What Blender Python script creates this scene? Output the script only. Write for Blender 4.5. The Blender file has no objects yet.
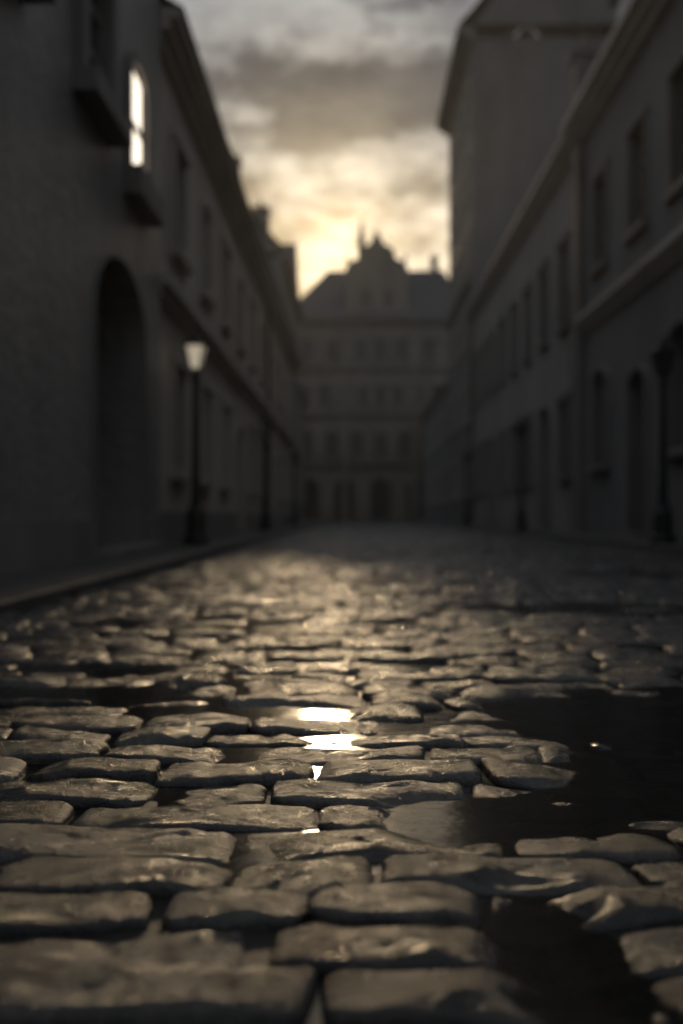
import bpy, math, random
import numpy as np
from mathutils import Vector
random.seed(7); rng=np.random.default_rng(11)
S=bpy.context.scene
# ------------------------------------------------------------ materials
def newmat(name):
    m=bpy.data.materials.new(name); m.use_nodes=True
    nt=m.node_tree; p=nt.nodes['Principled BSDF']; return m,nt,p
def N(nt,t,**k):
    n=nt.nodes.new(t)
    for a,v in k.items(): setattr(n,a,v)
    return n
def ramp(nt,src,stops):
    r=N(nt,'ShaderNodeValToRGB'); e=r.color_ramp.elements
    while len(e)<len(stops): e.new(.5)
    for i,(p,c) in enumerate(stops):
        e[i].position=p; e[i].color=(c,c,c,1) if isinstance(c,(int,float)) else (*c,1)
    nt.links.new(src,r.inputs[0]); return r.outputs[0]
def noise(nt,vec,scale,det=4,rough=.55):
    n=N(nt,'ShaderNodeTexNoise'); n.inputs['Scale'].default_value=scale
    n.inputs['Detail'].default_value=det; n.inputs['Roughness'].default_value=rough
    nt.links.new(vec,n.inputs['Vector']); return n.outputs[0]
def bump(nt,p,h,strength,dist):
    b=N(nt,'ShaderNodeBump'); b.inputs['Strength'].default_value=strength; b.inputs['Distance'].default_value=dist
    nt.links.new(h,b.inputs['Height']); nt.links.new(b.outputs[0],p.inputs['Normal'])
def math2(nt,op,a,b=None):
    m=N(nt,'ShaderNodeMath',operation=op)
    for i,v in enumerate((a,b)):
        if v is None: continue
        if isinstance(v,(int,float)): m.inputs[i].default_value=v
        else: nt.links.new(v,m.inputs[i])
    return m.outputs[0]
def wallmat(name,c0,c1,rough=.75,bs=.5,bd=.01,scale=1.0):
    m,nt,p=newmat(name); tc=N(nt,'ShaderNodeTexCoord').outputs['Object']
    mp=N(nt,'ShaderNodeMapping'); mp.inputs['Scale'].default_value=(1,1,.35); nt.links.new(tc,mp.inputs[0])
    a=noise(nt,mp.outputs[0],.9*scale,8,.62)
    col=ramp(nt,a,[(.32,c0),(.68,c1)]); nt.links.new(col,p.inputs['Base Color'])
    b=noise(nt,tc,9*scale,8,.6); v=math2(nt,'ADD',b,math2(nt,'MULTIPLY',noise(nt,tc,60,3),.35))
    bump(nt,p,v,bs,bd); p.inputs['Roughness'].default_value=rough
    return m
M={}
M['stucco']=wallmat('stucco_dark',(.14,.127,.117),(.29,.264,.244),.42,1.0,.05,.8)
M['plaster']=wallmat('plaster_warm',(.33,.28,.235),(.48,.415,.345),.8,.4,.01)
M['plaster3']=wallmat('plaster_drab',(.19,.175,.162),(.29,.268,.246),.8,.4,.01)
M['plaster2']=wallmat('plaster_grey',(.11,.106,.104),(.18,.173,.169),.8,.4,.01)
M['sand']=wallmat('sandstone',(.21,.178,.142),(.30,.254,.20),.85,.4,.02)
M['trim']=wallmat('stone_trim',(.35,.31,.265),(.48,.43,.37),.75,.3,.006)
M['trimdark']=wallmat('stone_trim_dark',(.13,.118,.108),(.22,.20,.185),.7,.3,.006)
M['door']=wallmat('door_wood',(.05,.032,.022),(.09,.06,.043),.5,.3,.004)
M['frame']=wallmat('window_frame_paint',(.13,.118,.108),(.18,.16,.145),.5,.1,.002)
m,nt,p=newmat('roof_slate'); tc=N(nt,'ShaderNodeTexCoord').outputs['Object']
br=N(nt,'ShaderNodeTexBrick'); br.inputs['Scale'].default_value=3; br.inputs['Color1'].default_value=(.06,.057,.056,1); br.inputs['Color2'].default_value=(.10,.093,.088,1); br.inputs['Mortar'].default_value=(.03,.03,.03,1)
nt.links.new(tc,br.inputs[0]); nt.links.new(br.outputs[0],p.inputs['Base Color']); p.inputs['Roughness'].default_value=.75; M['roof']=m
m,nt,p=newmat('window_glass'); p.inputs['Base Color'].default_value=(.03,.03,.032,1); p.inputs['Roughness'].default_value=.12; M['glass']=m
m,nt,p=newmat('hazy_window_glass'); p.inputs['Base Color'].default_value=(.10,.085,.07,1); p.inputs['Roughness'].default_value=.3; M['glass2']=m  # distance haze put into the colour: paler panes for the far hall
m,nt,p=newmat('glow_window_glass'); p.inputs['Base Color'].default_value=(.3,.28,.24,1)
p.inputs['Emission Color'].default_value=(1,.87,.7,1); p.inputs['Emission Strength'].default_value=2.0; M['lit']=m  # emissive pane, warm white, used for one window
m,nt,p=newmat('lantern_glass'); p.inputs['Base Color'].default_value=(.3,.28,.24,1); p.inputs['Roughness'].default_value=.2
p.inputs['Emission Color'].default_value=(1,.85,.62,1); p.inputs['Emission Strength'].default_value=.4; M['lampglass']=m  # weak warm emission, used on one lantern
m,nt,p=newmat('lantern_glass_unlit'); p.inputs['Base Color'].default_value=(.04,.04,.04,1); p.inputs['Roughness'].default_value=.3; M['lampoff']=m
m,nt,p=newmat('cast_iron'); tc=N(nt,'ShaderNodeTexCoord').outputs['Object']; p.inputs['Base Color'].default_value=(.010,.010,.011,1); p.inputs['Metallic'].default_value=.1
nt.links.new(ramp(nt,noise(nt,tc,20),[(.3,.45),(.7,.7)]),p.inputs['Roughness']); M['iron']=m
# cobble
m,nt,p=newmat('cobble_granite'); tc=N(nt,'ShaderNodeTexCoord').outputs['Object']
geo=N(nt,'ShaderNodeNewGeometry')
a=noise(nt,tc,16,10,.72); isl=math2(nt,'MULTIPLY',geo.outputs['Random Per Island'],.2)
f=math2(nt,'ADD',math2(nt,'MULTIPLY',a,.85),isl)
nt.links.new(ramp(nt,f,[(.34,(.009,.008,.0072)),(.5,(.029,.0258,.023)),(.72,(.105,.093,.082))]),p.inputs['Base Color'])
nt.links.new(ramp(nt,noise(nt,tc,8,9,.68),[(.41,.07),(.58,.36)]),p.inputs['Roughness'])
h=math2(nt,'ADD',math2(nt,'MULTIPLY',noise(nt,tc,24,10,.68),.8),math2(nt,'MULTIPLY',noise(nt,tc,150,5,.7),.2))
bump(nt,p,h,.85,.012); p.inputs['Specular IOR Level'].default_value=.6
M['cobble']=m
m,nt,p=newmat('wet_mud'); tc=N(nt,'ShaderNodeTexCoord').outputs['Object']
nt.links.new(ramp(nt,noise(nt,tc,25,8),[(.3,(.009,.008,.007)),(.7,(.025,.021,.018))]),p.inputs['Base Color'])
p.inputs['Roughness'].default_value=.4; bump(nt,p,noise(nt,tc,90,6,.7),.8,.006); M['mud']=m
m,nt,p=newmat('paving_stone'); tc=N(nt,'ShaderNodeTexCoord').outputs['Object']
br=N(nt,'ShaderNodeTexBrick'); br.inputs['Scale'].default_value=1.6; br.inputs['Mortar Size'].default_value=.012
br.inputs['Color1'].default_value=(.04,.036,.033,1); br.inputs['Color2'].default_value=(.06,.054,.05,1); br.inputs['Mortar'].default_value=(.02,.018,.016,1)
nt.links.new(tc,br.inputs[0]); nt.links.new(br.outputs[0],p.inputs['Base Color'])
nt.links.new(ramp(nt,noise(nt,tc,2.5,5),[(.35,.5),(.65,.8)]),p.inputs['Roughness']); bump(nt,p,noise(nt,tc,40,6),.5,.005); M['pave']=m
M['kerb']=wallmat('kerb_granite',(.04,.036,.033),(.08,.073,.067),.7,.5,.006,3)
# water
m=bpy.data.materials.new('puddle_water'); m.use_nodes=True; nt=m.node_tree; nt.nodes.clear()
out=N(nt,'ShaderNodeOutputMaterial'); tc=N(nt,'ShaderNodeTexCoord').outputs['Object']
tr=N(nt,'ShaderNodeBsdfTransparent'); tr.inputs[0].default_value=(.42,.39,.35,1)
gl=N(nt,'ShaderNodeBsdfGlossy'); gl.inputs['Roughness'].default_value=.13; gl.inputs[0].default_value=(1,1,1,1)
fr=N(nt,'ShaderNodeFresnel'); fr.inputs[0].default_value=1.42
b=N(nt,'ShaderNodeBump'); b.inputs['Strength'].default_value=.4; b.inputs['Distance'].default_value=.004
mpw=N(nt,'ShaderNodeMapping'); mpw.inputs['Scale'].default_value=(1,1.8,1); nt.links.new(tc,mpw.inputs[0])
nt.links.new(noise(nt,mpw.outputs[0],9,5),b.inputs['Height']); nt.links.new(b.outputs[0],gl.inputs['Normal'])
mx=N(nt,'ShaderNodeMixShader'); nt.links.new(fr.outputs[0],mx.inputs[0]); nt.links.new(tr.outputs[0],mx.inputs[1]); nt.links.new(gl.outputs[0],mx.inputs[2]); nt.links.new(mx.outputs[0],out.inputs[0])
M['water']=m
m=bpy.data.materials.new('evening_haze'); m.use_nodes=True; nt=m.node_tree; nt.nodes.clear()
out=N(nt,'ShaderNodeOutputMaterial'); vs_=N(nt,'ShaderNodeVolumeScatter'); vs_.inputs['Density'].default_value=.0023; vs_.inputs['Anisotropy'].default_value=.5; vs_.inputs['Color'].default_value=(1,.95,.88,1)
nt.links.new(vs_.outputs[0],out.inputs['Volume']); M['haze']=m
# ------------------------------------------------------------ helpers
def mesh_obj(name,verts,faces,mat,parent=None,smooth=False):
    me=bpy.data.meshes.new(name); me.from_pydata([tuple(v) for v in verts],[],faces); me.materials.append(mat)
    if smooth: me.polygons.foreach_set('use_smooth',[True]*len(me.polygons))
    me.update(); o=bpy.data.objects.new(name,me); S.collection.objects.link(o)
    if parent: o.parent=parent
    return o
def empty(name):
    e=bpy.data.objects.new(name,None); S.collection.objects.link(e); return e
class Bld:
    def __init__(s,name,O,U,Nn,glass='glass'):
        s.e=empty(name); s.O=Vector(O); s.U=Vector(U); s.N=Vector(Nn); s.parts={}; s.glass=M[glass]
    def P(s,u,n,z): return s.O+s.U*u+s.N*n+Vector((0,0,z))
    def poly(s,part,mat,pts):
        v,f,_=s.parts.setdefault(part,([],[],mat)); k=len(v); v.extend(s.P(*p) for p in pts); f.append(list(range(k,k+len(pts))))
    def box(s,part,mat,u0,u1,n0,n1,z0,z1,tap=0):
        v,f,_=s.parts.setdefault(part,([],[],mat)); k=len(v)
        for z,t in((z0,0),(z1,tap)):
            for (u,n) in((u0+t,n0+t),(u1-t,n0+t),(u1-t,n1-t),(u0+t,n1-t)): v.append(s.P(u,n,z))
        for q in((0,3,2,1),(4,5,6,7),(0,1,5,4),(1,2,6,5),(2,3,7,6),(3,0,4,7)): f.append([k+i for i in q])
    def cornice(s,part,mat,u0,u1,z,d,h,steps=3):
        for i in range(steps):
            dd=d*(i+1)/steps; s.box(part,mat,u0-(.003*i),u1+(.003*i),-.05,dd,z+h*i/steps,z+h*(i+1)/steps-.0)
    def wall(s,mat,u0,u1,z0,z1,ops,depth=.2):
        us=sorted({u0,u1,*[o[k] for o in ops for k in('a','b')]}); zs=sorted({z0,z1,*[o[k] for o in ops for k in('c','d')]})
        for i in range(len(us)-1):
            for j in range(len(zs)-1):
                cu=(us[i]+us[i+1])/2; cz=(zs[j]+zs[j+1])/2
                if any(o['a']<cu<o['b'] and o['c']<cz<o['d'] for o in ops): continue
                s.poly('walls',mat,[(us[i],0,zs[j]),(us[i+1],0,zs[j]),(us[i+1],0,zs[j+1]),(us[i],0,zs[j+1])])
        for o in ops: s.opening(mat,o)
    def opening(s,mat,o):
        a,b,c,d=o['a'],o['b'],o['c'],o['d']; D=o.get('depth',.17); kind=o.get('kind','win'); arch=o.get('arch',False); tm=o.get('trim',M['trim']); pr=o.get('pr',.06); sw=o.get('sw',.13)
        s.poly('reveals',mat,[(a,0,c),(a,-D,c),(a,-D,d),(a,0,d)]); s.poly('reveals',mat,[(b,0,c),(b,-D,c),(b,-D,d),(b,0,d)])
        s.poly('reveals',mat,[(a,0,c),(b,0,c),(b,-D,c),(a,-D,c)]); s.poly('reveals',mat,[(a,0,d),(b,0,d),(b,-D,d),(a,-D,d)])
        if arch:
            r=(b-a)/2; zc=d-r*arch; n=12; cu=(a+b)/2
            pts=[(cu-r*math.cos(math.pi*i/n),zc+r*arch*math.sin(math.pi*i/n)) for i in range(n+1)]
            for i in range(n):
                (ua,za),(ub,zb)=pts[i],pts[i+1]
                s.poly('walls',mat,[(ua,0,za),(ub,0,zb),(ub,0,d),(ua,0,d)])
                s.poly('reveals',mat,[(ua,0,za),(ub,0,zb),(ub,-D+.002,zb),(ua,-D+.002,za)])
                k=1+sw/r
                q=[(cu+(ua-cu)*k,zc+(za-zc)*k),(cu+(ub-cu)*k,zc+(zb-zc)*k)]
                s.poly('trim',tm,[(ua,pr,za),(ub,pr,zb),(q[1][0],pr,q[1][1]),(q[0][0],pr,q[0][1])])
                s.poly('trim',tm,[(q[0][0],0,q[0][1]),(q[1][0],0,q[1][1]),(q[1][0],pr,q[1][1]),(q[0][0],pr,q[0][1])])
                s.poly('trim',tm,[(ua,0,za),(ub,0,zb),(ub,pr,zb),(ua,pr,za)])
            zt=zc
        else: zt=d
        s.box('trim',tm,a-sw,a,-.01,pr,c,zt); s.box('trim',tm,b,b+sw,-.01,pr,c,zt)
        if not arch:
            s.box('trim',tm,a-sw-.04,b+sw+.04,-.01,pr+.03,d,d+sw*1.1)
        if kind=='win':
            s.box('trim',tm,a-sw-.06,b+sw+.06,-.02,pr+o.get('sill',.09),c-o.get('sh',.12),c)
            g='glow_glass' if o.get('lit') else 'glass'
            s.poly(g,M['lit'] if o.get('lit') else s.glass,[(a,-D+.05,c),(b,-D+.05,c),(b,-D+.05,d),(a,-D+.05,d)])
            w=.06
            e=-D+.10 if not o.get('lit') else -D+.065
            for q in((a,a+w,c,d),(b-w,b,c,d),((a+b)/2-.035,(a+b)/2+.035,c+w,d-w))[:2 if o.get('lit') else 3]: s.box('frames',M['frame'],q[0],q[1],-D+.053,e,q[2],q[3])
            s.box('frames',M['frame'],a+w,b-w,-D+.056,e-.003,c,c+w); s.box('frames',M['frame'],a+w,b-w,-D+.056,e-.003,d-w,d)
            h=d-c; bt=.055 if o.get('lit') else .03
            for t in ((.5,) if h<1.4 or o.get('lit') else (.36,.68)): s.box('frames',M['frame'],a+w,b-w,-D+.058,e-.004,c+h*t-bt,c+h*t+bt)
        else:
            s.box('door',M['door'],a,b,-D-.05,-D+.02,c,d)
            nn=2 if b-a>1.3 else 1; W=(b-a)/nn
            for i in range(nn):
                for (t0,t1) in((.06,.3),(.34,.62),(.66,.9)):
                    s.box('door',M['door'],a+i*W+.13,a+(i+1)*W-.13,-D+.018,-D+.045,c+(d-c)*t0,c+(d-c)*t1,.0)
            s.box('doorstep',M['trimdark'],a-.1,b+.1,-.02,.28,.06,.16)
    def body(s,mat,u0,u1,z0,z1,depth):
        s.poly('walls',mat,[(u0,0,z0),(u0,-depth,z0),(u0,-depth,z1),(u0,0,z1)]); s.poly('walls',mat,[(u1,0,z0),(u1,-depth,z0),(u1,-depth,z1),(u1,0,z1)])
        s.poly('walls',mat,[(u0,-depth,z0),(u1,-depth,z0),(u1,-depth,z1),(u0,-depth,z1)]); s.poly('roof_base',M['roof'],[(u0,0,z1),(u1,0,z1),(u1,-depth,z1),(u0,-depth,z1)])
    def roof(s,u0,u1,z,depth,h,over=.3,gm=None):
        m=-depth/2
        s.poly('roof',M['roof'],[(u0,over,z),(u1,over,z),(u1,m,z+h),(u0,m,z+h)]); s.poly('roof',M['roof'],[(u0,-depth-over,z),(u1,-depth-over,z),(u1,m,z+h),(u0,m,z+h)])
        for u in(u0+.02,u1-.02): s.poly('gables',gm or M['plaster2'],[(u,0,z),(u,-depth,z),(u,m,z+h)])
    def roofU(s,u0,u1,n0,n1,z,h,gm):
        m=(u0+u1)/2
        s.poly('roof',M['roof'],[(u0-.15,n1,z-.05),(u0-.15,n0,z-.05),(m,n0,z+h),(m,n1,z+h)]); s.poly('roof',M['roof'],[(u1+.15,n1,z-.05),(u1+.15,n0,z-.05),(m,n0,z+h),(m,n1,z+h)])
        s.poly('gables',gm,[(u0,n1-.1,z),(u1,n1-.1,z),(m,n1-.1,z+h-.02)])
    def dormer(s,u,z,n,w=1.0,h=1.2):
        s.box('dormers',M['trimdark'],u-w/2,u+w/2,n-1.6,n,z,z+h); s.box('dormer_glass',M['glass'],u-w/2+.15,u+w/2-.15,n-.05,n+.01,z+.2,z+h-.12)
        s.roofU(u-w/2,u+w/2,n-1.8,n+.12,z+h,.5,M['trimdark'])
    def chimney(s,u,n,z0,z1,w=.6):
        s.box('chimney',M['plaster2'],u-w/2,u+w/2,n-w/2,n+w/2,z0,z1); s.box('chimney',M['trimdark'],u-w/2-.07,u+w/2+.07,n-w/2-.07,n+w/2+.07,z1,z1+.14)
        for k in(-.15,.15): s.box('chimney_pots',M['door'],u+k-.09,u+k+.09,n-.09,n+.09,z1+.14,z1+.5,.02)
    def pipe(s,u,z0,z1):
        n=8; r=.05
        for i in range(n):
            a0=2*math.pi*i/n; a1=2*math.pi*(i+1)/n
            s.poly('downpipe',M['iron'],[(u+r*math.cos(a0),.09+r*math.sin(a0),z0),(u+r*math.cos(a1),.09+r*math.sin(a1),z0),(u+r*math.cos(a1),.09+r*math.sin(a1),z1),(u+r*math.cos(a0),.09+r*math.sin(a0),z1)])
        for z in (z0+.6,(z0+z1)/2,z1-.4): s.box('downpipe',M['iron'],u-.07,u+.07,0,.15,z,z+.05)
    def done(s):
        for k,(v,f,m) in s.parts.items(): mesh_obj(k,v,f,m,s.e)
def win(u,w,c,d,**k): return dict(a=u-w/2,b=u+w/2,c=c,d=d,**k)
Y=(0,1,0)
# left near building
b=Bld('stucco_house',(-2.55,0,0),Y,(1,0,0))
T=M['trimdark']
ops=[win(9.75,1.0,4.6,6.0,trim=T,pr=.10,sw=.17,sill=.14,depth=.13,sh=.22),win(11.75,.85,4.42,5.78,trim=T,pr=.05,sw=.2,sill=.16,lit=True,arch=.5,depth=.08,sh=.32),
     win(7.0,1.0,4.6,6.0,trim=T,pr=.13,sw=.16,sill=.12),win(4.2,1.0,4.6,6.0,trim=T,pr=.13),
     dict(a=9.85,b=12.2,c=.08,d=3.3,kind='door',depth=.6,arch=.6,trim=T,pr=.02,sw=.05),win(4.0,1.1,1.2,2.8,trim=T,pr=.1),win(1.0,1.1,1.2,2.8,trim=T,pr=.1)]
b.wall(M['stucco'],-4,13.2,0,9.2,ops); b.body(M['stucco'],-4,13.2,0,9.2,8)
b.cornice('cornice',T,-4.1,13.3,9.2,.35,.4); b.roof(-4.1,13.3,9.6,8,2.8)
b.chimney(3,-4,11,13.6); b.box('plinth',T,-4.0,9.7,0,.06,.05,.45); b.box('plinth',T,12.35,13.22,0,.06,.05,.45)
b.done()
# left middle building
b=Bld('terraced_townhouse',(-2.66,0,0),Y,(1,0,0)); ops=[]
us=[15.2+2.75*i for i in range(11)]
for i,u in enumerate(us):
    ops.append(win(u,1.0,4.45,6.05,arch=.25 if i%2 else False,sw=.12,pr=.07))
    if i in(3,7): ops.append(dict(a=u-.6,b=u+.6,c=.08,d=2.6,kind='door',depth=.3,arch=.5))
    else: ops.append(win(u,1.0,1.15,2.75,sw=.12,pr=.07))
b.wall(M['plaster'],13.2,45,0,7.0,ops); b.body(M['plaster'],13.2,45,0,7.0,8)
b.cornice('cornice',M['trim'],13.22,45.2,6.85,.36,.42); b.cornice('string_course',M['trim'],13.22,45.05,3.45,.24,.26,2)
b.box('plinth',M['trimdark'],13.22,22.75,0,.05,.05,.55); b.box('plinth',M['trimdark'],24.2,33.7,0,.05,.05,.55);b.box('plinth',M['trimdark'],35.2,45,0,.05,.05,.55)
b.roof(13.22,45.1,7.27,8,2.6,.42)
for u in(17,22.6,28.2,34,40): b.dormer(u,7.45,-.35,1.1,1.0)
b.chimney(19.8,-1.0,7.8,9.3); b.chimney(31,-1.0,7.8,9.6); b.chimney(37.5,-1.0,7.8,9.6)
b.pipe(30.5,.1,6.8)
b.done()
# left far house
b=Bld('tall_gabled_house',(-3.2,0,0),Y,(1,0,0)); ops=[win(u,1,z,z+1.7) for u in(47.5,50.5,53.5,56.5) for z in(1.3,4.8,8.3,)]
b.wall(M['plaster2'],45.1,60,0,12.2,ops); b.body(M['plaster2'],45.1,60,0,12.2,9); b.cornice('cornice',M['trimdark'],45,60.1,12.0,.35,.4)
b.roof(45.05,60.1,12.42,9,5.2); b.roofU(53,59.2,-3,.1,12.4,3.4,M['plaster2']); b.chimney(47,-2.5,13,17.2,.8); b.chimney(51.5,-1.5,13,16.2,.8); b.done()
# right near building
b=Bld('corner_townhouse',(5.5,0,0),Y,(-1,0,0)); ops=[]
for i,u in enumerate([7.6,10.5,13.4,16.6,19.2,22.0]):
    ops.append(win(u,1.1,6.0,8.0,sw=.12 if i>2 else .15,pr=.05,depth=.25,trim=T))
    if i==4 or i==1: ops.append(dict(a=u-.6,b=u+.6,c=.08,d=3.3,kind='door',depth=.35,arch=.6,trim=T))
    else: ops.append(win(u,1.15,1.6,3.7,sw=.15,pr=.09,depth=.3,arch=.5,trim=T))
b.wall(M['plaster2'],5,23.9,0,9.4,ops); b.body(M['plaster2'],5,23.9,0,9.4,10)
b.cornice('cornice',M['trim'],5,23.95,9.3,.5,.5); b.cornice('string_course',M['trim'],5,23.4,4.75,.26,.36)
for u in(23.4,14.9,5.2): b.box('pilaster',T,u,u+.5,-.02,.22,.05,9.28)
b.box('plinth',M['trimdark'],5.7,9.7,0,.07,.05,.7);b.box('plinth',M['trimdark'],11.3,14.9,0,.07,.05,.7)
b.roof(5,24,9.8,10,3.2,.5)
for u in(8.5,12.5,16.5,20.5): b.dormer(u,9.9,-.1,1.3,1.5)
b.chimney(23.6,.0,9.8,11.3,.5); b.done()
# right middle
b=Bld('long_townhouse',(5.55,0,0),Y,(-1,0,0)); ops=[]
for i,u in enumerate([26+2.65*k for k in range(8)]):
    ops.append(win(u,1.0,5.4,7.6,sw=.13,pr=.08,trim=T))
    if i in(1,5): ops.append(dict(a=u-.65,b=u+.65,c=.08,d=3.6,kind='door',depth=.35,arch=.5,trim=T))
    else: ops.append(win(u,1.0,1.5,3.5,sw=.13,pr=.08,trim=T))
b.wall(M['plaster3'],23.95,46,0,9.5,ops); b.body(M['plaster3'],23.95,46,0,9.5,10); b.cornice('cornice',M['trim'],23.97,46,9.35,.42,.45)
b.roof(24,46,9.8,10,2.6,.42)
b.chimney(30,-1.2,9.9,11.6); b.pipe(24.6,.1,9.3); b.pipe(45.4,.1,9.3); b.done()
# right tall
b=Bld('tall_tenement',(5.6,0,0),Y,(-1,0,0)); ops=[win(u,1.1,z,z+1.8) for u in(47.8,50.4,53,55.6) for z in(1.4,5,8.6,12.2,15.8,19.3)]
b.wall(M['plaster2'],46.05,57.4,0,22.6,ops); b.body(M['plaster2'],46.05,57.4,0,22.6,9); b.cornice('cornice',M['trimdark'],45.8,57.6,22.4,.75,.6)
b.roof(45.7,57.7,23.05,9,6,.7); b.chimney(49,-6,24,31,1); b.cornice('string_course',M['trimdark'],46.06,57.5,11.2,.25,.3,2); b.done()
b=Bld('low_house',(5.6,0,0),Y,(-1,0,0)); ops=[win(u,1.1,z,z+1.7) for u in(60,63.5,67,70.5,74) for z in(1.4,4.9)]
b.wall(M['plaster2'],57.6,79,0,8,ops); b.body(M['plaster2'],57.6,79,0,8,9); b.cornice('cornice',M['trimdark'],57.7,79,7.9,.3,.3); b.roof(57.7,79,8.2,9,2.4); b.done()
b=Bld('side_house',(-3.6,0,0),Y,(1,0,0)); ops=[win(u,1.1,z,z+1.7) for u in(63,66,69,72) for z in(1.4,4.9)]
b.wall(M['plaster2'],60.2,74,0,8.5,ops); b.body(M['plaster2'],60.2,74,0,8.5,9); b.cornice('cornice',M['trimdark'],60.3,74,8.4,.3,.3); b.roof(60.3,74,8.7,9,2.4); b.done()
# distant building
SD=M['sand']
b=Bld('gabled_town_hall',(0,80,0),(1,0,0),(0,-1,0),'glass2'); ops=[]
for x in(-3.6,-1.6,.7,2.3,3.9,6.2,8.2): ops.append(win(x,.95,13,14.6,sw=.12,pr=.1,trim=SD))
for x in(-3.8,-2.2,-.6,.9,2.3,3.7,5.2,6.8,8.4): ops.append(win(x,.8,9.4,10.9,sw=.12,pr=.1,trim=SD))
for x in(-3.6,-1.6,.4,2.3,4.2,6.2,8.2): ops.append(win(x,1.1,5.2,7.2,sw=.14,pr=.1,arch=.6,trim=SD))
for x in(-3.4,-.6,2.3,5.2,8.1): ops.append(dict(a=x-.8,b=x+.8,c=.08,d=3.4,kind='door',depth=.6,arch=.9,trim=SD))
b.wall(SD,-5.5,10,0,16.2,ops); b.body(SD,-5.5,10,0,16.2,10)
for z,d in((15.9,.6),(12,.35),(8.3,.35),(4.3,.35)): b.cornice('cornice',SD,-5.5,10,z,d,.4)
for x in(-.6,5.0): b.box('pilaster',SD,x-.25,x+.25,0,.25,.05,15.9)
R=M['roof']; rz=21.0; x0=-2.0; x1=7.6
b.poly('roof',R,[(-5.6,.5,16.3),(10.1,.5,16.3),(x1,-3.5,rz),(x0,-3.5,rz)]); b.poly('roof',R,[(-5.6,.5,16.3),(x0,-3.5,rz),(x0,-6,rz),(-5.6,-10.4,16.3)])
b.poly('roof',R,[(10.1,.5,16.3),(x1,-3.5,rz),(x1,-6,rz),(10.1,-10.4,16.3)]); b.poly('roof',R,[(-5.6,-10.4,16.3),(10.1,-10.4,16.3),(x1,-6,rz),(x0,-6,rz)]); b.poly('roof',R,[(x0,-3.5,rz),(x1,-3.5,rz),(x1,-6,rz),(x0,-6,rz)])
cx=2.0
b.box('central_gable',SD,cx-2.5,cx+2.5,-1.9,.12,16.3,20.3)
v=[(cx-2.5,.1,20.3),(cx+2.5,.1,20.3),(cx+2.2,.1,20.9),(cx+1.55,.1,21.05),(cx+1.3,.1,21.9),(cx+.55,.1,22.3),(cx,.1,23.5),(cx-.55,.1,22.3),(cx-1.3,.1,21.9),(cx-1.55,.1,21.05),(cx-2.2,.1,20.9)]
b.poly('central_gable',SD,v); b.poly('central_gable',SD,[(x,-.4,z) for x,_,z in v])
for i in range(len(v)):
    p0,p1=v[i],v[(i+1)%len(v)]; b.poly('central_gable',SD,[p0,p1,(p1[0],-.4,p1[2]),(p0[0],-.4,p0[2])])
for sg in(-1,1): b.box('gable_finials',M['trim'],cx+sg*2.3-.17,cx+sg*2.3+.17,-.3,.04,20.9,21.5,.1)
b.roofU(cx-2.4,cx+2.4,-6,-.4,18.4,3.8,SD)
for x in(1.1,2.9): b.box('gable_windows',M['glass2'],x-.35,x+.35,.1,.14,17.2,18.6)
b.box('ridge_turret',M['trimdark'],.45,1.05,-1.6,-1.0,20.2,22.6); b.box('ridge_turret',R,.4,1.1,-1.65,-.95,22.6,24.9,.33)
b.chimney(6.9,-3.5,20,21.9,.6)
b.done()
# ------------------------------------------------------------ street lamps
def lathe(prof,n,c):
    v=[];f=[]
    for r,z in prof:
        for i in range(n): a=2*math.pi*i/n+math.pi/n; v.append((c[0]+r*math.cos(a),c[1]+r*math.sin(a),c[2]+z))
    for j in range(len(prof)-1):
        for i in range(n): f.append((j*n+i,j*n+(i+1)%n,(j+1)*n+(i+1)%n,(j+1)*n+i))
    return v,f
def lamp(x,y,lit,H=2.95):
    e=empty('street_lamp'); c=(x,y,.08); k=H/2.95
    v,f=lathe([(.0,0),(.18,0),(.18,.1),(.14,.14),(.13,.42),(.145,.45),(.10,.52),(.075,.6),(.065,.9),(.08,.93),(.06,.97),(.05,1.9*k),(.045,2.3*k),(.07,2.32*k),(.07,2.36*k),(.04,2.4*k),(.06,2.46*k),(.0,2.46*k)],16,c); mesh_obj('post',v,f,M['iron'],e)
    z=2.46*k
    v,f=lathe([(.10,z),(.10,z+.02),(.0,z+.02)],4,c); mesh_obj('lantern_base',v,f,M['iron'],e)
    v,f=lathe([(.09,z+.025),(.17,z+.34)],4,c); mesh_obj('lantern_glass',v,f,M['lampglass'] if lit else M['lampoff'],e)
    vs=[];fs=[]
    for i in range(4):
        a=math.pi/4+i*math.pi/2
        for (r0,z0,r1,z1) in((.095,z+.02,.18,z+.345),):
            k0=len(vs)
            for r,zz in((r0,z0),(r1,z1)):
                for dx,dy in((-.012,-.012),(.012,-.012),(.012,.012),(-.012,.012)): vs.append((c[0]+r*math.cos(a)+dx,c[1]+r*math.sin(a)+dy,c[2]+zz))
            fs+= [(k0,k0+1,k0+5,k0+4),(k0+1,k0+2,k0+6,k0+5),(k0+2,k0+3,k0+7,k0+6),(k0+3,k0,k0+4,k0+7)]
    mesh_obj('lantern_bars',vs,fs,M['iron'],e)
    v,f=lathe([(.0,z+.33),(.215,z+.335),(.215,z+.36),(.10,z+.45),(.09,z+.5),(.04,z+.53),(.02,z+.56),(.035,z+.59),(.0,z+.64)],4,c); mesh_obj('lantern_cap',v,f,M['iron'],e)
for x,y,l in((-2.2,14.0,True),(-2.3,26.5,False),(-2.3,40,False),(4.58,14.7,False),(4.5,26.5,False),(4.6,40,False)): lamp(x,y,l)
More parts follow.
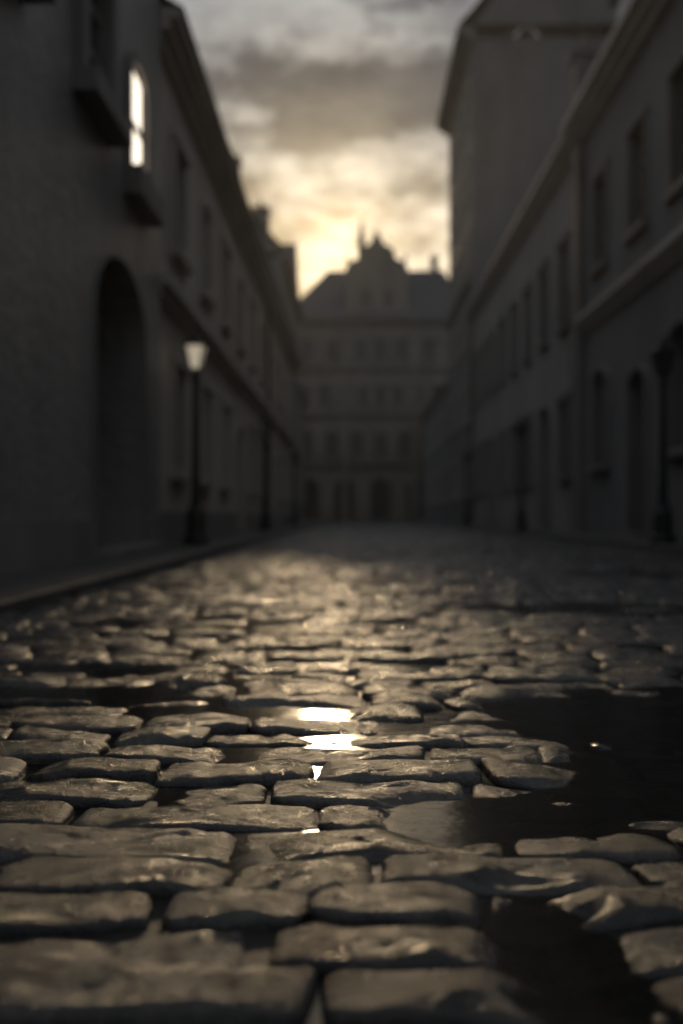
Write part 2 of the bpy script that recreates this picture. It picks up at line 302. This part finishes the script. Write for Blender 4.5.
# ------------------------------------------------------------ ground
XL,XR=-1.72,4.25
def sstep(a,b,x): t=np.clip((x-a)/(b-a),0,1); return t*t*(3-2*t)
tab=rng.random((512,512))
def vn(x,y):
    xi=np.floor(x).astype(int); yi=np.floor(y).astype(int); fx=x-xi; fy=y-yi; fx=fx*fx*(3-2*fx); fy=fy*fy*(3-2*fy)
    g=lambda i,j: tab[(xi+i)%512,(yi+j)%512]
    return (g(0,0)*(1-fx)*(1-fy)+g(1,0)*fx*(1-fy)+g(0,1)*(1-fx)*fy+g(1,1)*fx*fy)*2-1
def fbm(x,y,o=3):
    s=0;a=1
    for i in range(o): s=s+a*vn(x*2**i+i*17.3,y*2**i+i*9.1); a*=.5
    return s
def Hf(x,y):
    m=0
    for cx,cy,rx,ry,w in((1.3,2.45,1.35,.42,.95),(-.3,2.5,.42,.13,.85),(1.15,1.88,.82,.62,.95),(1.5,1.2,.8,.3,.5),(.24,1.1,.08,.3,.85),(.15,1.63,.12,.13,.9),(-.95,2.75,.7,.17,.78),(2.3,3.6,1.2,.4,.6),(-.8,4.6,.7,.4,.6),(1.3,5.3,1.0,.5,.55),(.1,7.5,1.2,.7,.45),(2.5,8.5,1.,1.,.5),(-.3,11,1.,1.2,.4),(1.6,14,1.4,1.5,.4)):
        q=np.sqrt(((x-cx)/rx)**2+((y-cy)/ry)**2)+.27*fbm(x*3,y*3,3)
        m=np.maximum(m,w*(1-sstep(.58,1.2,q)))
    return .0125+.006*fbm(x*1.1+3,y*1.1,3)-.0295*m-.003*sstep(2.6,4,y)
VX=[];VD=[];VC=[];F=[];off=0
def stone(c,nseg,rings,lod):
    global off
    t=np.linspace(0,2*np.pi,nseg,endpoint=False); ex=2/random.uniform(3.8,9.0)
    cu=np.sign(np.cos(t))*np.abs(np.cos(t))**ex; cv=np.sign(np.sin(t))*np.abs(np.sin(t))**ex
    R=np.array([r for r,_ in rings]); Z=np.array([z for _,z in rings])
    u=((R[:,None]*cu+1)/2).ravel(); v=((R[:,None]*cv+1)/2).ravel(); u=np.append(u,.5); v=np.append(v,.5)
    P=(1-u)[:,None]*(1-v)[:,None]*c[0]+u[:,None]*(1-v)[:,None]*c[1]+(u*v)[:,None]*c[2]+((1-u)*v)[:,None]*c[3]
    cen=c.mean(0); D=np.append(np.repeat(Z,nseg),rings[-1][1]*1.05)*random.uniform(.75,1.25)+random.gauss(0,.005)+random.gauss(0,.024)*(P[:,0]-cen[0])+random.gauss(0,.032)*(P[:,1]-cen[1])
    VX.append(P); VD.append(D); VC.append(np.append(np.repeat(R,nseg),0)*(1 if lod<2 else .3))
    nr=len(rings)
    for j in range(nr-1):
        for i in range(nseg): F.append((off+j*nseg+i,off+j*nseg+(i+1)%nseg,off+(j+1)*nseg+(i+1)%nseg,off+(j+1)*nseg+i))
    k=off+nr*nseg
    for i in range(nseg): F.append((off+(nr-1)*nseg+i,off+(nr-1)*nseg+(i+1)%nseg,k))
    off=k+1
R0=[(1.0,-.045),(.994,-.016),(.978,-.009),(.948,-.0054),(.895,-.003),(.805,-.0014),(.67,0),(.52,.0008),(.36,.0013),(.18,.0016)]
R1=[(1.0,-.04),(.987,-.012),(.94,-.0054),(.83,-.001),(.5,.0012)]
R2=[(1.0,-.035),(.965,-.008),(.83,-.001),(.4,.0014)]
y=.42
row=0
wob={}
def yoff(x,ph):
    if ph not in wob: wob[ph]=(random.uniform(0,6.3),random.uniform(.006,.018))
    p,a=wob[ph]
    return .04*math.sin(x*1.1+ph*.2)+.5*a*math.sin(x*6.5+p)+a*math.sin(x*2.9+p*2)
while y<79.3:
    dp=random.uniform(.10,.165) if y<25 else random.uniform(.19,.26)
    x=XL+random.uniform(0,.1)
    while x<XR-.12:
        w=random.choice((random.uniform(.17,.26),random.uniform(.25,.40),random.uniform(.25,.42)))
        if x+w>XR: w=XR-x
        g=random.uniform(.0015,.004); xl,xr=x+g,x+w-g; j=lambda: random.uniform(-.014,.014)
        c=np.array([[xl+j(),y+yoff(x,row)+g+j()*.5],[xr+j(),y+yoff(x+w,row)+g+j()*.5],[xr+j(),y+dp+yoff(x+w,row+1)-g+j()*.5],[xl+j(),y+dp+yoff(x,row+1)-g+j()*.5]])
        if y<4.5: stone(c,52,R0,0)
        elif y<13: stone(c,24,R1,1)
        else: stone(c,12,R2,2)
        x+=w
    y+=dp; row+=1
P=np.concatenate(VX); D=np.concatenate(VD); C=np.concatenate(VC); x,yy=P[:,0],P[:,1]
x2=x+.009*C*fbm(x*13,yy*13+50,4); y2=yy+.0065*C*fbm(x*13+90,yy*13,4)
z=Hf(x2,y2)+D+.005*fbm(x2*8,y2*8,3)+.0036*fbm(x2*26,y2*26,3)
mesh_obj('cobblestone_road',np.stack([x2,y2,z],1).tolist(),F,M['cobble'],None,True)
xs=np.arange(XL-.02,XR+.03,.04); ys=np.concatenate([np.arange(-6,.4,.5),np.arange(.4,8,.035),np.arange(8,80,.4)])
X,Yg=np.meshgrid(xs,ys); Z=Hf(X,Yg)-.016+.006*fbm(X*6,Yg*6,3)
Z=np.where(Yg<.4,-.05,Z); vv=np.stack([X.ravel(),Yg.ravel(),Z.ravel()],1); nx=len(xs)
ff=[(j*nx+i,j*nx+i+1,(j+1)*nx+i+1,(j+1)*nx+i) for j in range(len(ys)-1) for i in range(nx-1)]
mesh_obj('road_bed',vv.tolist(),ff,M['mud'],None,True)
mesh_obj('puddle_water',[(XL,-6,0),(XR,-6,0),(XR,79.6,0),(XL,79.6,0)],[(0,1,2,3)],M['water'])
mesh_obj('ground',[(-1500,-1500,-.12),(1500,-1500,-.12),(1500,1500,-.12),(-1500,1500,-.12)],[(0,1,2,3)],M['mud'])
def slab(name,x0,x1,y0,y1,z0,z1,mat):
    b=Bld(name,(0,0,0),(1,0,0),(0,1,0)); b.box('slab',mat,x0,x1,y0,y1,z0,z1); v,f,m=b.parts['slab']; bpy.data.objects.remove(b.e); mesh_obj(name,v,f,m)
slab('pavement',-4.5,XL-.16,-6,79.8,-.1,.075,M['pave']); slab('pavement',XR+.16,6.2,-6,79.8,-.1,.075,M['pave'])
slab('haze',-14,16,6,79.3,.2,15,M['haze'])
for x0 in(XL-.158,XR):
    vs=[];fs=[]; y=-4
    while y<79:
        L=random.uniform(.8,1.1); k=len(vs); x1=x0+.156; j=random.uniform(-.004,.004); z1=.082+j; bv=.018
        pr=[(x0,-.08),(x0,z1-bv),(x0+bv,z1),(x1-bv,z1),(x1,z1-bv),(x1,-.08)]
        for q in(y+.006,y+L-.006): vs+=[(px,q,pz) for px,pz in pr]
        fs+=[(k+i,k+i+1,k+7+i,k+6+i) for i in range(5)]+[tuple(range(k,k+6)),tuple(range(k+6,k+12))]; y+=L
    mesh_obj('kerb',vs,fs,M['kerb'])
# ------------------------------------------------------------ sky + sun
el=math.radians(14.6); az=math.radians(-1.1)
sd=Vector((math.sin(az)*math.cos(el),math.cos(az)*math.cos(el),math.sin(el)))
w=bpy.data.worlds.new('World'); S.world=w; w.use_nodes=True; nt=w.node_tree; nt.nodes.clear()
out=N(nt,'ShaderNodeOutputWorld'); bg=N(nt,'ShaderNodeBackground'); bg.inputs[1].default_value=1
tc=N(nt,'ShaderNodeTexCoord').outputs['Generated']
sky=N(nt,'ShaderNodeTexSky',sky_type='NISHITA'); sky.sun_disc=False; sky.sun_elevation=el; sky.sun_rotation=az
dt=N(nt,'ShaderNodeVectorMath',operation='DOT_PRODUCT'); nt.links.new(tc,dt.inputs[0]); dt.inputs[1].default_value=sd
d=math2(nt,'MAXIMUM',dt.outputs['Value'],0)
def vscale(c,f):
    s=N(nt,'ShaderNodeVectorMath',operation='SCALE')
    if isinstance(c,tuple): s.inputs[0].default_value=c
    else: nt.links.new(c,s.inputs[0])
    if isinstance(f,(int,float)): s.inputs['Scale'].default_value=f
    else: nt.links.new(f,s.inputs['Scale'])
    return s.outputs[0]
def vadd(*a):
    r=a[0]
    for q in a[1:]:
        s=N(nt,'ShaderNodeVectorMath',operation='ADD'); nt.links.new(r,s.inputs[0]); nt.links.new(q,s.inputs[1]); r=s.outputs[0]
    return r
def vmix(f,a,b):
    s=N(nt,'ShaderNodeMix',data_type='VECTOR'); nt.links.new(f,s.inputs['Factor']); nt.links.new(a,s.inputs[4]); nt.links.new(b,s.inputs[5]); return s.outputs[1]
sp=N(nt,'ShaderNodeSeparateXYZ'); nt.links.new(tc,sp.inputs[0])
p70=math2(nt,'POWER',d,60.); p900=math2(nt,'POWER',d,150.); p5k=math2(nt,'POWER',d,1300.)
low=math2(nt,'MULTIPLY',ramp(nt,sp.outputs[2],[(.18,1),(.35,0)]),math2(nt,'POWER',d,12.))
high=ramp(nt,sp.outputs[2],[(.42,0.0),(.8,1.0)])
clear=vadd(vscale(sky.outputs[0],.012),vscale((.182,.193,.205),1.0),vscale((.18,.205,.24),high),vscale((.44,.36,.24),p70),vscale((.62,.46,.25),low),vscale((.38,.28,.14),p900),vscale((.6,.44,.22),p5k))
cloudc=vadd(vscale((.086,.091,.097),1.0),vscale((.155,.172,.20),high),vscale((.12,.09,.055),p70),vscale((.42,.30,.15),low),vscale((.45,.32,.15),p900),vscale((.5,.36,.18),p5k))
mp=N(nt,'ShaderNodeMapping'); mp.inputs['Scale'].default_value=(1,1,2.2); mp.inputs['Location'].default_value=(.35,.1,.22); nt.links.new(tc,mp.inputs[0])
n1=noise(nt,mp.outputs[0],8,12,.64)
band=ramp(nt,sp.outputs[2],[(.335,.0),(.372,.15),(.402,.15),(.43,-.0)])
mask=ramp(nt,math2(nt,'ADD',n1,band),[(.44,0),(.62,1)])
mott=math2(nt,'ADD',math2(nt,'MULTIPLY',ramp(nt,noise(nt,mp.outputs[0],17,8,.6),[(.35,0),(.65,1)]),.4),.8)
nt.links.new(vscale(vmix(mask,clear,cloudc),mott),bg.inputs[0]); nt.links.new(bg.outputs[0],out.inputs[0])
L=bpy.data.lights.new('sun','SUN'); L.energy=.68; L.angle=math.radians(3); L.color=(1,.73,.43)
lo=bpy.data.objects.new('sun',L); S.collection.objects.link(lo); lo.rotation_euler=(-sd).to_track_quat('-Z','Y').to_euler(); lo.location=(0,60,40)
# ------------------------------------------------------------ camera
cd=bpy.data.cameras.new('camera'); cam=bpy.data.objects.new('camera',cd); S.collection.objects.link(cam); S.camera=cam
cam.location=(0,0,.5); cam.rotation_euler=(math.radians(90.17),0,math.radians(.6)); cd.lens=35; cd.sensor_width=36; cd.clip_start=.05; cd.clip_end=4000
cd.dof.use_dof=True; cd.dof.focus_distance=1.85; cd.dof.aperture_fstop=1.6
S.view_settings.view_transform='Standard'; S.view_settings.look='None'; S.view_settings.exposure=0
